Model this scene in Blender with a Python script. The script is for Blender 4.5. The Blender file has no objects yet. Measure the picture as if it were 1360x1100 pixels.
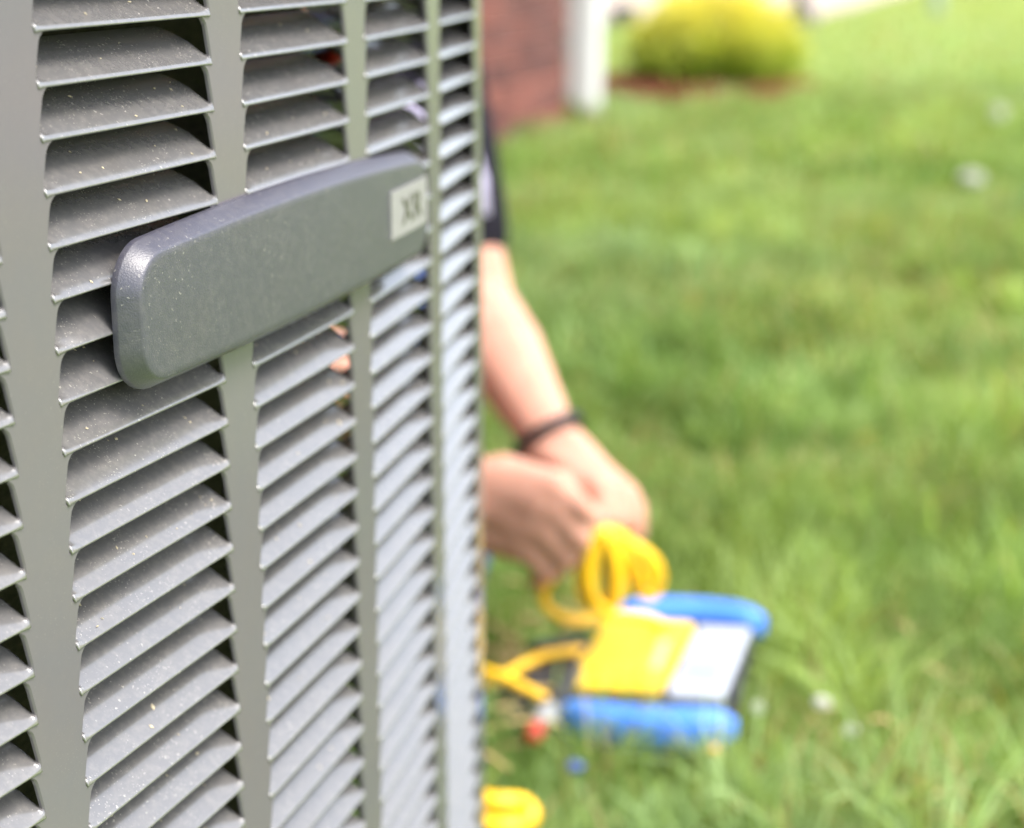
import bpy, bmesh, math, random
import numpy as np
from mathutils import Vector, Matrix

random.seed(7)
rng = np.random.default_rng(11)
SC = bpy.context.scene
COL = SC.collection
R = math.radians

# ------------------------------------------------------------------ camera, sky, sun, exposure
H = 0.74                      # eye height above the lawn
PITCH = 0.26729               # looking down
FPX = 2332.85
cam = bpy.data.objects.new('camera', bpy.data.cameras.new('camera'))
COL.objects.link(cam)
cam.location = (0, 0, H)
cam.rotation_euler = (math.pi / 2 - PITCH, 0, 0)
cam.data.sensor_width = 36.0
cam.data.lens = FPX / 1360 * 36.0
cam.data.clip_start = 0.05
cam.data.clip_end = 900
cam.data.dof.use_dof = True
cam.data.dof.focus_distance = 0.635
cam.data.dof.aperture_fstop = 5.9
cam.data.dof.aperture_blades = 0
SC.camera = cam

w = bpy.data.worlds.new('World')
SC.world = w
w.use_nodes = True
nt = w.node_tree
nt.nodes.clear()
sky = nt.nodes.new('ShaderNodeTexSky')
sky.sky_type = 'NISHITA'
sky.sun_disc = False
SUN_EL, SUN_AZ = R(60), R(116)          # azimuth clockwise from +Y (straight ahead), to the right
sky.sun_elevation = SUN_EL
sky.sun_rotation = SUN_AZ
sky.air_density = 1.0
sky.dust_density = 3.0
sky.ozone_density = 1.0
hs = nt.nodes.new('ShaderNodeHueSaturation')   # thin white overcast
hs.inputs['Saturation'].default_value = 0.5
bg = nt.nodes.new('ShaderNodeBackground')
bg.inputs['Strength'].default_value = 0.15
wo = nt.nodes.new('ShaderNodeOutputWorld')
nt.links.new(sky.outputs[0], hs.inputs['Color'])
nt.links.new(hs.outputs[0], bg.inputs['Color'])
nt.links.new(bg.outputs[0], wo.inputs['Surface'])

sun_d = bpy.data.lights.new('sun', 'SUN')
sun_d.energy = 1.3
sun_d.angle = R(25)
sun_d.color = (1.0, 0.96, 0.90)
sun = bpy.data.objects.new('sun', sun_d)
COL.objects.link(sun)
sd = Vector((math.sin(SUN_AZ) * math.cos(SUN_EL), math.cos(SUN_AZ) * math.cos(SUN_EL), math.sin(SUN_EL)))
sun.rotation_euler = sd.to_track_quat('Z', 'Y').to_euler()

SC.view_settings.view_transform = 'Standard'
SC.view_settings.look = 'None'
SC.view_settings.exposure = 1.8
SC.view_settings.gamma = 1.0
SC.view_settings.use_curve_mapping = False


# ------------------------------------------------------------------ helpers
def at(px, py, Y):
    """point of the place seen at photograph pixel (px, py), Y metres ahead of the camera"""
    dx, dy = (px - 680) / FPX, (py - 550) / FPX
    down = dy * math.cos(PITCH) + math.sin(PITCH)
    fwd = math.cos(PITCH) - dy * math.sin(PITCH)
    return Vector((dx / fwd * Y, Y, H - down / fwd * Y))


def gnd(px, py, z=0.0):
    dx, dy = (px - 680) / FPX, (py - 550) / FPX
    down = dy * math.cos(PITCH) + math.sin(PITCH)
    fwd = math.cos(PITCH) - dy * math.sin(PITCH)
    t = (H - z) / down
    return Vector((dx * t, fwd * t, z))


def mesh(name, verts, faces, mat=None, smooth=False):
    me = bpy.data.meshes.new(name)
    me.from_pydata([tuple(v) for v in verts], [], faces)
    me.update()
    if mat:
        me.materials.append(mat)
    if smooth:
        me.polygons.foreach_set('use_smooth', [True] * len(me.polygons))
    return me


def link(name, me, parent=None, loc=None, rot=None):
    o = bpy.data.objects.new(name, me)
    COL.objects.link(o)
    if parent:
        o.parent = parent
    if loc is not None:
        o.location = loc
    if rot is not None:
        o.rotation_euler = rot
    return o


def thing(name, label, cat, loc=(0, 0, 0), rz=0, group=None, me=None):
    o = link(name, me, None, loc, (0, 0, rz))
    o['label'] = label
    o['category'] = cat
    if group:
        o['group'] = group
    return o


def bm_mesh(name, bm, mat=None, smooth=False, recalc=True):
    if recalc:
        bmesh.ops.recalc_face_normals(bm, faces=bm.faces)
    me = bpy.data.meshes.new(name)
    bm.to_mesh(me)
    bm.free()
    if mat:
        me.materials.append(mat)
    if smooth:
        me.polygons.foreach_set('use_smooth', [True] * len(me.polygons))
    return me


def bm_box(bm, c, size, rot=None, bevel=0.0, seg=2):
    m = Matrix.Translation(c)
    if rot is not None:
        m = m @ rot
    m = m @ Matrix.Diagonal((size[0], size[1], size[2], 1))
    r = bmesh.ops.create_cube(bm, size=1, matrix=m)
    if bevel:
        es = list({e for v in r['verts'] for e in v.link_edges})
        bmesh.ops.bevel(bm, geom=es, offset=bevel, segments=seg, affect='EDGES', profile=0.5)


def rpoly(x0, x1, y0, y1, r, n=6):
    """rounded rectangle, counter-clockwise"""
    pts = []
    for cx, cy, a0 in ((x1 - r, y0 + r, -90), (x1 - r, y1 - r, 0), (x0 + r, y1 - r, 90), (x0 + r, y0 + r, 180)):
        for i in range(n + 1):
            a = R(a0 + 90 * i / n)
            pts.append((cx + r * math.cos(a), cy + r * math.sin(a)))
    return pts


def loft(rings, cap0=True, cap1=True, closed=True):
    """verts, faces from a list of rings with equal counts"""
    n = len(rings[0])
    V = [p for r in rings for p in r]
    F = []
    for i in range(len(rings) - 1):
        for j in range(n if closed else n - 1):
            k = (j + 1) % n
            F.append((i * n + j, i * n + k, (i + 1) * n + k, (i + 1) * n + j))
    if cap0:
        F.append(tuple(range(n - 1, -1, -1)))
    if cap1:
        F.append(tuple((len(rings) - 1) * n + j for j in range(n)))
    return V, F


def smooth_path(pts, n=8):
    """Catmull-Rom through the points"""
    P = [Vector(p) for p in pts]
    P = [2 * P[0] - P[1]] + P + [2 * P[-1] - P[-2]]
    out = []
    for i in range(1, len(P) - 2):
        a, b, c, d = P[i - 1:i + 3]
        for k in range(n):
            t = k / n
            out.append(0.5 * ((2 * b) + (c - a) * t + (2 * a - 5 * b + 4 * c - d) * t * t + (3 * b - a - 3 * c + d) * t ** 3))
    out.append(P[-2])
    return out


def tube(path, radius, nseg=10, cap=True):
    path = [Vector(p) for p in path]
    rings = []
    up = Vector((0.13, 0.21, 0.97)).normalized()
    for i, p in enumerate(path):
        t = (path[min(i + 1, len(path) - 1)] - path[max(i - 1, 0)]).normalized()
        u = up - t * up.dot(t)
        if u.length < 0.05:
            u = Vector((1, 0, 0)) - t * t.x
        u.normalize()
        up = u
        v = t.cross(u)
        r = radius[i] if isinstance(radius, (list, tuple)) else radius
        rings.append([p + (u * math.cos(2 * math.pi * k / nseg) + v * math.sin(2 * math.pi * k / nseg)) * r for k in range(nseg)])
    return loft(rings, cap, cap)


def merge(parts):
    V, F = [], []
    for v, f in parts:
        b = len(V)
        V += list(v)
        F += [tuple(i + b for i in q) for q in f]
    return V, F


# value noise for plant and lawn colours (numpy)
_grid = rng.random((64, 64))


def vnoise(x, y, s):
    x = np.asarray(x) / s + 1000.3
    y = np.asarray(y) / s + 1000.7
    xi, yi = np.floor(x).astype(int), np.floor(y).astype(int)
    fx, fy = x - xi, y - yi
    fx = fx * fx * (3 - 2 * fx)
    fy = fy * fy * (3 - 2 * fy)
    g = lambda a, b: _grid[a % 64, b % 64]
    return (g(xi, yi) * (1 - fx) + g(xi + 1, yi) * fx) * (1 - fy) + (g(xi, yi + 1) * (1 - fx) + g(xi + 1, yi + 1) * fx) * fy


# ------------------------------------------------------------------ materials
def new_mat(name):
    m = bpy.data.materials.new(name)
    m.use_nodes = True
    t = m.node_tree
    return m, t, t.nodes['Principled BSDF']


def N(t, kind, **kw):
    n = t.nodes.new(kind)
    for k, v in kw.items():
        if k in n.inputs:
            n.inputs[k].default_value = v
        else:
            setattr(n, k, v)
    return n


def mixrgb(t, fac, a, b):
    n = t.nodes.new('ShaderNodeMix')
    n.data_type = 'RGBA'
    for sock, v in ((n.inputs[0], fac), (n.inputs[6], a), (n.inputs[7], b)):
        if isinstance(v, bpy.types.NodeSocket):
            t.links.new(v, sock)
        elif isinstance(v, (int, float)):
            sock.default_value = v
        else:
            sock.default_value = (*v[:3], 1)
    return n.outputs[2]


def ramp(t, src, stops):
    n = t.nodes.new('ShaderNodeValToRGB')
    while len(n.color_ramp.elements) < len(stops):
        n.color_ramp.elements.new(0.5)
    for e, (p, c) in zip(n.color_ramp.elements, stops):
        e.position = p
        e.color = (c, c, c, 1) if isinstance(c, (int, float)) else (*c, 1)
    t.links.new(src, n.inputs[0])
    return n.outputs[0]


def simple(name, col, rough=0.5, var=0.12, scale=40, spec=0.5, bump=0.0, sub=0.0):
    m, t, b = new_mat(name)
    geo = N(t, 'ShaderNodeNewGeometry')
    no = N(t, 'ShaderNodeTexNoise', Scale=scale, Detail=5.0)
    t.links.new(geo.outputs['Position'], no.inputs['Vector'])
    f = ramp(t, no.outputs[0], [(0.3, 0.0), (0.7, 1.0)])
    c = mixrgb(t, f, tuple(x * (1 - var) for x in col), tuple(min(1, x * (1 + var)) for x in col))
    t.links.new(c, b.inputs['Base Color'])
    b.inputs['Roughness'].default_value = rough
    b.inputs['Specular IOR Level'].default_value = spec
    if sub:
        b.inputs['Subsurface Weight'].default_value = sub
        b.inputs['Subsurface Radius'].default_value = (1.0, 0.35, 0.2)
        b.inputs['Subsurface Scale'].default_value = 0.01
    if bump:
        bn = N(t, 'ShaderNodeBump', Strength=bump, Distance=0.002)
        t.links.new(no.outputs[0], bn.inputs['Height'])
        t.links.new(bn.outputs[0], b.inputs['Normal'])
    return m


def paint_mat(name, base, rough, dust=1.0, grain=0.0, grain_scale=900, spec=0.5):
    """grey enamel / plastic with settled dust, lint and tiny pale specks"""
    m, t, b = new_mat(name)
    geo = N(t, 'ShaderNodeNewGeometry')
    pos = geo.outputs['Position']
    big = N(t, 'ShaderNodeTexNoise', Scale=22.0, Detail=6.0, Roughness=0.65)
    t.links.new(pos, big.inputs['Vector'])
    grime = ramp(t, big.outputs[0], [(0.35, 0.0), (0.75, 1.0)])
    col = mixrgb(t, grime, base, (base[0] * 1.07, base[1] * 1.03, base[2] * 0.97))
    # dirt film: fine, cloudy
    fine = N(t, 'ShaderNodeTexNoise', Scale=260.0, Detail=6.0, Roughness=0.7)
    t.links.new(pos, fine.inputs['Vector'])
    film = ramp(t, fine.outputs[0], [(0.45, 0.0), (0.75, 1.0)])
    mm = N(t, 'ShaderNodeMath', operation='MULTIPLY')
    t.links.new(film, mm.inputs[0])
    mm.inputs[1].default_value = 0.22 * dust
    col = mixrgb(t, mm.outputs[0], col, (0.30, 0.275, 0.24))
    facs = []
    for sc, th, msc in ((330.0, 0.17, 30.0), (760.0, 0.2, 55.0), (150.0, 0.045, 18.0)):
        vo = N(t, 'ShaderNodeTexVoronoi', Scale=sc)
        # warp so that the specks are not discs
        wn = N(t, 'ShaderNodeTexNoise', Scale=sc * 2.2, Detail=2.0)
        t.links.new(pos, wn.inputs['Vector'])
        vm = N(t, 'ShaderNodeVectorMath', operation='SCALE')
        t.links.new(wn.outputs['Color'], vm.inputs[0])
        vm.inputs['Scale'].default_value = 0.9 / sc
        va = N(t, 'ShaderNodeVectorMath', operation='ADD')
        t.links.new(pos, va.inputs[0])
        t.links.new(vm.outputs[0], va.inputs[1])
        t.links.new(va.outputs[0], vo.inputs['Vector'])
        sp = ramp(t, vo.outputs['Distance'], [(th * 0.5, 1.0), (th, 0.0)])
        mk = N(t, 'ShaderNodeTexNoise', Scale=msc, Detail=3.0)
        t.links.new(pos, mk.inputs['Vector'])
        mk2 = ramp(t, mk.outputs[0], [(0.46, 0.0), (0.62, 1.0)])
        mu = N(t, 'ShaderNodeMath', operation='MULTIPLY')
        t.links.new(sp, mu.inputs[0])
        t.links.new(mk2, mu.inputs[1])
        facs.append(mu.outputs[0])
    a = N(t, 'ShaderNodeMath', operation='MAXIMUM')
    t.links.new(facs[0], a.inputs[0])
    t.links.new(facs[1], a.inputs[1])
    a2 = N(t, 'ShaderNodeMath', operation='MAXIMUM')
    t.links.new(a.outputs[0], a2.inputs[0])
    t.links.new(facs[2], a2.inputs[1])
    am = N(t, 'ShaderNodeMath', operation='MULTIPLY')
    t.links.new(a2.outputs[0], am.inputs[0])
    am.inputs[1].default_value = 0.55 * dust
    col = mixrgb(t, am.outputs[0], col, (0.62, 0.58, 0.5))
    t.links.new(col, b.inputs['Base Color'])
    # roughness goes up where dust lies
    ro = N(t, 'ShaderNodeMapRange')
    t.links.new(fine.outputs[0], ro.inputs[0])
    ro.inputs[1].default_value = 0.35
    ro.inputs[2].default_value = 0.8
    ro.inputs[3].default_value = rough
    ro.inputs[4].default_value = rough + 0.16 * dust
    t.links.new(ro.outputs[0], b.inputs['Roughness'])
    b.inputs['Specular IOR Level'].default_value = spec
    gn = N(t, 'ShaderNodeTexNoise', Scale=grain_scale, Detail=3.0)
    t.links.new(pos, gn.inputs['Vector'])
    bn = N(t, 'ShaderNodeBump', Strength=max(grain, 0.03), Distance=0.0004)
    t.links.new(gn.outputs[0], bn.inputs['Height'])
    t.links.new(bn.outputs[0], b.inputs['Normal'])
    return m


PAINT = paint_mat('grey_enamel', (0.108, 0.105, 0.107), 0.12, 1.0, 0.02, 500, 1.0)
PAINT.node_tree.nodes['Principled BSDF'].inputs['Coat Weight'].default_value = 0.7
PAINT.node_tree.nodes['Principled BSDF'].inputs['Coat Roughness'].default_value = 0.08
POSTP = paint_mat('grey_enamel_posts', (0.112, 0.103, 0.118), 0.20, 0.10, 0.03, 300, 0.5)
BADGE = paint_mat('badge_plastic', (0.046, 0.045, 0.063), 0.36, 0.5, 0.35, 1500, 0.75)
PLATE = simple('plate_print', (0.23, 0.22, 0.225), 0.45, 0.05, 200)
INK = simple('dark_olive_ink', (0.06, 0.06, 0.035), 0.5, 0.1, 200)


def coil_mat():
    m, t, b = new_mat('dusty_coil_fins')
    geo = N(t, 'ShaderNodeNewGeometry')
    no = N(t, 'ShaderNodeTexNoise', Scale=130.0, Detail=8.0, Roughness=0.75)
    mp = N(t, 'ShaderNodeMapping')
    mp.inputs['Scale'].default_value = (1, 1, 3.0)
    t.links.new(geo.outputs['Position'], mp.inputs['Vector'])
    t.links.new(mp.outputs[0], no.inputs['Vector'])
    f = ramp(t, no.outputs[0], [(0.35, 0.0), (0.75, 1.0)])
    c = mixrgb(t, f, (0.014, 0.012, 0.010), (0.085, 0.066, 0.052))
    t.links.new(c, b.inputs['Base Color'])
    b.inputs['Roughness'].default_value = 0.85
    bn = N(t, 'ShaderNodeBump', Strength=1.0, Distance=0.004)
    t.links.new(no.outputs[0], bn.inputs['Height'])
    t.links.new(bn.outputs[0], b.inputs['Normal'])
    return m


COIL = coil_mat()
SKIN = simple('skin', (0.50, 0.262, 0.19), 0.7, 0.08, 55, 0.2, 0.0, 0.45)
SHIRT = simple('dark_shirt', (0.012, 0.011, 0.016), 0.9, 0.3, 60, 0.1)
STRIPE = simple('lavender_trim', (0.42, 0.39, 0.52), 0.85, 0.08, 80, 0.2)
DENIM = simple('blue_denim', (0.07, 0.11, 0.26), 0.9, 0.25, 300, 0.2)
LEATHER = simple('brown_boot', (0.09, 0.055, 0.03), 0.6, 0.2, 60)
HAIR = simple('dark_hair', (0.03, 0.02, 0.013), 0.6, 0.3, 200)
BAND = simple('black_band', (0.012, 0.012, 0.014), 0.5, 0.1, 60)
EYE = simple('eye', (0.7, 0.7, 0.68), 0.2, 0.05, 50)
LEAD = simple('yellow_cable', (0.86, 0.50, 0.012), 0.4, 0.05, 60)
YELLOW = simple('yellow_cover', (0.84, 0.56, 0.03), 0.35, 0.04, 30)
BLUE = simple('blue_rubber', (0.06, 0.23, 0.80), 0.45, 0.06, 50)
SCREEN = simple('pale_display', (0.40, 0.43, 0.48), 0.25, 0.04, 60)
LABEL = simple('pale_yellow_print', (0.80, 0.62, 0.22), 0.4, 0.04, 60)
GREYSCR = simple('grey_readout', (0.27, 0.30, 0.36), 0.3, 0.05, 60)
DARKP = simple('dark_plastic', (0.02, 0.02, 0.024), 0.45, 0.2, 60)
GREYP = simple('grey_plastic', (0.26, 0.26, 0.29), 0.45, 0.1, 60)
RED = simple('red_plastic', (0.42, 0.02, 0.012), 0.4, 0.05, 60)
WHITE = simple('white_aluminium', (0.64, 0.64, 0.65), 0.4, 0.03, 8)
ORANGE = simple('orange_plastic', (0.8, 0.3, 0.05), 0.5, 0.05, 60)
CONCRETE = simple('concrete_pad', (0.38, 0.36, 0.33), 0.9, 0.18, 25, 0.3, 0.5)
DRIVE = simple('tan_concrete', (0.38, 0.315, 0.25), 0.95, 0.10, 1.2, 0.2)
MORTAR = simple('mortar', (0.34, 0.27, 0.24), 0.95, 0.15, 90, 0.2, 0.6)
SHINGLE = simple('roof_shingle', (0.08, 0.075, 0.07), 0.95, 0.3, 20, 0.2)
STRAW = simple('dry_straw', (0.50, 0.37, 0.17), 0.9, 0.25, 120, 0.2)
MULCH = simple('red_mulch', (0.24, 0.085, 0.05), 0.95, 0.45, 30, 0.1, 0.6)
SEED = simple('seed_fluff', (0.78, 0.78, 0.72), 0.9, 0.04, 90, 0.1)
LINT = simple('pale_lint', (0.42, 0.36, 0.25), 0.9, 0.4, 900, 0.1)
STEM = simple('flower_stem', (0.14, 0.25, 0.06), 0.7, 0.15, 60, 0.2)
STONE = simple('blue_grey_metal', (0.05, 0.05, 0.075), 0.6, 0.15, 12, 0.3)
IRON = simple('dark_iron', (0.030, 0.026, 0.034), 0.55, 0.2, 20)
POLE = simple('pale_pole', (0.30, 0.36, 0.26), 0.7, 0.12, 12)


def brick_mat():
    m, t, b = new_mat('red_brick')
    oi = N(t, 'ShaderNodeObjectInfo')
    geo = N(t, 'ShaderNodeNewGeometry')
    pv = N(t, 'ShaderNodeTexVoronoi', Scale=4.5)
    mp = N(t, 'ShaderNodeMapping')
    mp.inputs['Scale'].default_value = (1, 1, 3)
    t.links.new(geo.outputs['Position'], mp.inputs['Vector'])
    t.links.new(mp.outputs[0], pv.inputs['Vector'])
    no = N(t, 'ShaderNodeTexNoise', Scale=70.0, Detail=6.0)
    t.links.new(geo.outputs['Position'], no.inputs['Vector'])
    c1 = mixrgb(t, oi.outputs['Random'], (0.075, 0.022, 0.02), (0.23, 0.07, 0.05))
    c2 = mixrgb(t, ramp(t, pv.outputs['Color'], [(0.3, 0.0), (0.9, 0.5)]), c1, (0.11, 0.05, 0.045))
    c3 = mixrgb(t, ramp(t, no.outputs[0], [(0.5, 0.0), (0.8, 0.35)]), c2, (0.22, 0.12, 0.095))
    t.links.new(c3, b.inputs['Base Color'])
    b.inputs['Roughness'].default_value = 0.9
    bn = N(t, 'ShaderNodeBump', Strength=0.6, Distance=0.003)
    t.links.new(no.outputs[0], bn.inputs['Height'])
    t.links.new(bn.outputs[0], b.inputs['Normal'])
    return m


BRICK = brick_mat()


def leaf_mat(name, trans=0.45, rough=0.55):
    """blade / leaf: colour from a per-face attribute, part of the light passes through"""
    m, t, b = new_mat(name)
    ac = N(t, 'ShaderNodeAttribute', attribute_name='tint')
    t.links.new(ac.outputs['Color'], b.inputs['Base Color'])
    b.inputs['Roughness'].default_value = rough
    b.inputs['Specular IOR Level'].default_value = 0.35
    tr = N(t, 'ShaderNodeBsdfTranslucent')
    br = N(t, 'ShaderNodeMix', data_type='RGBA', blend_type='MULTIPLY')
    br.inputs[0].default_value = 1.0
    t.links.new(ac.outputs['Color'], br.inputs[6])
    br.inputs[7].default_value = (1.25, 1.15, 0.55, 1)
    t.links.new(br.outputs[2], tr.inputs['Color'])
    mx = N(t, 'ShaderNodeMixShader')
    mx.inputs[0].default_value = trans
    t.links.new(b.outputs[0], mx.inputs[1])
    t.links.new(tr.outputs[0], mx.inputs[2])
    t.links.new(mx.outputs[0], t.nodes['Material Output'].inputs['Surface'])
    return m


GRASS = leaf_mat('grass_blade')
BUSHM = leaf_mat('golden_leaf', 0.4)


def ground_mat():
    m, t, b = new_mat('lawn_soil')
    geo = N(t, 'ShaderNodeNewGeometry')
    n1 = N(t, 'ShaderNodeTexNoise', Scale=1.4, Detail=6.0, Roughness=0.65)
    n2 = N(t, 'ShaderNodeTexNoise', Scale=16.0, Detail=7.0, Roughness=0.7)
    for n in (n1, n2):
        t.links.new(geo.outputs['Position'], n.inputs['Vector'])
    c = mixrgb(t, ramp(t, n1.outputs[0], [(0.35, 0.0), (0.65, 1.0)]), (0.19, 0.285, 0.075), (0.28, 0.37, 0.12))
    c = mixrgb(t, ramp(t, n2.outputs[0], [(0.55, 0.0), (0.75, 0.5)]), c, (0.12, 0.10, 0.05))
    t.links.new(c, b.inputs['Base Color'])
    b.inputs['Roughness'].default_value = 1.0
    b.inputs['Specular IOR Level'].default_value = 0.1
    bn = N(t, 'ShaderNodeBump', Strength=0.7, Distance=0.02)
    t.links.new(n2.outputs[0], bn.inputs['Height'])
    t.links.new(bn.outputs[0], b.inputs['Normal'])
    return m


LAWN = ground_mat()

# ------------------------------------------------------------------ setting: ground, driveway
HA = R(18.3)                                     # the house, its drive and the machine share this bearing
hd = Vector((math.sin(HA), math.cos(HA), 0))     # along the side wall, away from the camera
hn = Vector((math.cos(HA), -math.sin(HA), 0))    # out of the side wall, towards the lawn


def frame_pt(o, a, b, z=0):
    """o + a along the wall + b outwards"""
    p = Vector(o) + hd * a + hn * b
    return Vector((p.x, p.y, z))


gx = sorted(set([-400, -120, -40, -12, -5, -2, 0, 2, 5, 12, 40, 120, 400]))
gy = sorted(set([-400, -120, -40, -12, -4, 0, 2, 4, 7, 11, 16, 25, 40, 120, 400, 700]))
V = [(x, y, 0) for y in gy for x in gx]
F = [(j * len(gx) + i, j * len(gx) + i + 1, (j + 1) * len(gx) + i + 1, (j + 1) * len(gx) + i)
     for j in range(len(gy) - 1) for i in range(len(gx) - 1)]
lawn = link('lawn', mesh('lawn', V, F, LAWN))
lawn['kind'] = 'structure'

D0 = Vector((2.24, 14.45, 0))
dw = 7.5
V = [frame_pt(D0, a, -b, z) for z in (0.03,) for a, b in ((0, 0), (34, 0), (34, dw), (0, dw))]
V += [frame_pt(D0, a, -b, -0.1) for a, b in ((0, 0), (34, 0), (34, dw), (0, dw))]
drive = link('driveway', mesh('driveway', V, [(3, 2, 1, 0), (0, 1, 5, 4), (1, 2, 6, 5), (2, 3, 7, 6), (3, 0, 4, 7)], DRIVE))
drive['kind'] = 'structure'

# tan slab added out of view on the right for the posts to mirror
V = [(3.6, 3.2, 0.012), (9.0, 2.0, 0.012), (14.0, 9.5, 0.012), (6.2, 9.0, 0.012)]
V += [(x, y, -0.1) for x, y, z in V]
pt = link('mirrored_slab', mesh('mirrored_slab', V, [(0, 1, 2, 3), (0, 4, 5, 1), (1, 5, 6, 2), (2, 6, 7, 3), (3, 7, 4, 0)], DRIVE))
pt['kind'] = 'structure'

# ------------------------------------------------------------------ brick house
HC = Vector((0.215, 7.14, 0))                    # the corner nearest the lawn
house = thing('brick_house', 'red brick house with a white downspout on its corner, behind the lawn', 'house',
              HC, math.pi / 2 - HA)
# local axes of the house: x = hd (away), y = inward (-hn -> left)
WH, WL, WD = 2.7, 8.0, 7.0
bm = bmesh.new()
bm_box(bm, (-WL / 2, WD / 2, WH / 2), (WL - 0.02, WD - 0.02, WH))
link('wall', bm_mesh('wall', bm, MORTAR), house)
bl, bh, mo, bd = 0.203, 0.062, 0.010, 0.030


def brick_mesh(l):
    b_ = bmesh.new()
    bm_box(b_, (0, 0, 0), (l, bd, bh), bevel=0.004, seg=1)
    return bm_mesh('brick', b_, BRICK)


BR_FULL = brick_mesh(bl)
BR_HALF = brick_mesh((bl - mo) / 2)
nbrick = 0
rest = []
courses = int(WH / (bh + mo))
for c in range(courses):
    z = 0.005 + bh / 2 + c * (bh + mo)
    x = -0.012
    first = c % 2 == 1
    while x > -WL + bl:
        l = (bl - mo) / 2 if first else bl
        cx = x - l / 2
        proud = -0.004 - random.random() * 0.004
        if x > -2.6 and c < 17:
            o = link('brick', BR_HALF if first else BR_FULL, house,
                     (cx, proud + bd / 2 - 0.005, z), (random.gauss(0, 0.004), 0, random.gauss(0, 0.004)))
            nbrick += 1
        else:
            rest.append((cx, proud + bd / 2 - 0.005, z, l))
        first = False
        x -= l + mo
V, F = [], []
for cx, cy, z, l in rest:
    b0 = len(V)
    V += [(cx + sx * l / 2, cy + sy * bd / 2, z + sz * bh / 2) for sz in (-1, 1) for sx, sy in ((-1, -1), (1, -1), (1, 1), (-1, 1))]
    F += [tuple(b0 + i for i in q) for q in ((3, 2, 1, 0), (4, 5, 6, 7), (0, 1, 5, 4), (1, 2, 6, 5), (2, 3, 7, 6), (3, 0, 4, 7))]
# end wall, facing away up the drive
for c in range(courses):
    z = 0.005 + bh / 2 + c * (bh + mo)
    y = 0.06 + (0.1 if c % 2 else 0)
    while y < WD - bl:
        b0 = len(V)
        cx, cy = -0.006, y + bl / 2
        V += [(cx + sx * bd / 2, cy + sy * bl / 2, z + sz * bh / 2) for sz in (-1, 1) for sx, sy in ((-1, -1), (1, -1), (1, 1), (-1, 1))]
        F += [tuple(b0 + i for i in q) for q in ((3, 2, 1, 0), (4, 5, 6, 7), (0, 1, 5, 4), (1, 2, 6, 5), (2, 3, 7, 6), (3, 0, 4, 7))]
        y += bl + mo
ob = link('upper_brickwork', mesh('upper_brickwork', V, F, BRICK), house)
ob['kind'] = 'stuff'
# roof with an eave
V = [(-WL - 0.4, -0.45, WH), (0.4, -0.45, WH), (0.4, WD + 0.45, WH), (-WL - 0.4, WD + 0.45, WH),
     (-WL - 0.4, -0.45, WH + 0.18), (0.4, -0.45, WH + 0.18), (0.4, WD + 0.45, WH + 0.18), (-WL - 0.4, WD + 0.45, WH + 0.18),
     (-WL + 2.5, WD / 2, WH + 1.9), (-2.5, WD / 2, WH + 1.9)]
F = [(3, 2, 1, 0), (0, 1, 5, 4), (1, 2, 6, 5), (2, 3, 7, 6), (3, 0, 4, 7), (4, 5, 9, 8), (5, 6, 9), (6, 7, 8, 9), (7, 4, 8)]
link('roof', mesh('roof', V, F, SHINGLE), house)
# downspout: ribbed pipe down the corner with a kicked-out shoe at the bottom
prof = []
for i in range(24):
    a = 2 * math.pi * i / 24
    cx_, cy_ = math.cos(a), math.sin(a)
    k = (abs(cx_) ** 6 + abs(cy_) ** 6) ** (-1 / 6)
    rib = 1 - 0.05 * (0.5 + 0.5 * math.cos(8 * a))
    prof.append((cx_ * k * 0.055 * rib, cy_ * k * 0.070 * rib))
rings = []
path = [(0.055, -0.055, WH - 0.02, 0), (0.055, -0.055, 0.14, 0), (0.056, -0.062, 0.075, 20), (0.058, -0.080, 0.045, 45), (0.06, -0.105, 0.032, 62)]
for x, y, z, tilt in path:
    ct, st = math.cos(R(tilt)), math.sin(R(tilt))
    rings.append([(x + u, y + v * ct, z + v * st) for u, v in prof])
V, F = loft(rings)
dsp = link('downspout', mesh('downspout', V, F, WHITE), house)
bm = bmesh.new()
for z in (0.55, 1.6, 2.4):
    bm_box(bm, (0.055, -0.055, z), (0.118, 0.147, 0.03), bevel=0.003)
link('strap', bm_mesh('strap', bm, WHITE), dsp)


# ------------------------------------------------------------------ air conditioner
U = 0.018                       # louvre pitch
A_H, A_X0, A_Z0, A_PH, A_KA, CW, PG = 1.66507, -8.6172, 32.3558, 0.388749, 0.0090358, 6.1904, 1.3974
K0, K1 = -2, 37                 # louvre rows
zk = lambda k: H - (A_H + k) * U
SM = CW + PG / 2                # middle of the panel
AM = A_PH - A_KA * SM
mx = A_X0 + (math.cos(AM) - math.cos(A_PH)) / A_KA
my = A_Z0 - (math.sin(AM) - math.sin(A_PH)) / A_KA
NCOL = 6
SE = NCOL / 2 * (CW + PG) + PG / 2
be = A_KA * SE
le = math.sin(be) / A_KA * U
sag = (1 - math.cos(be)) / A_KA * U
RC = 0.030
DC = le + sag + RC * (math.cos(be) - math.sin(be))
ccx = mx * U - math.cos(AM) * DC
ccy = my * U + math.sin(AM) * DC
ZT, ZB = zk(K0 - 0.75), zk(K1 + 0.35)


def arcp(s, off=0.0):
    """local panel frame: s pitches along the bowed face, off pitches proud -> (x, y, angle)"""
    b_ = A_KA * s
    return (DC - (1 - math.cos(b_)) / A_KA * U + off * U * math.cos(b_), math.sin(b_) / A_KA * U + off * U * math.sin(b_), b_)


ac = thing('air_conditioner', 'grey louvred outdoor air conditioner with a badge across its slats, on a pad', 'air conditioner',
           (ccx, ccy, 0), -AM)

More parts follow.
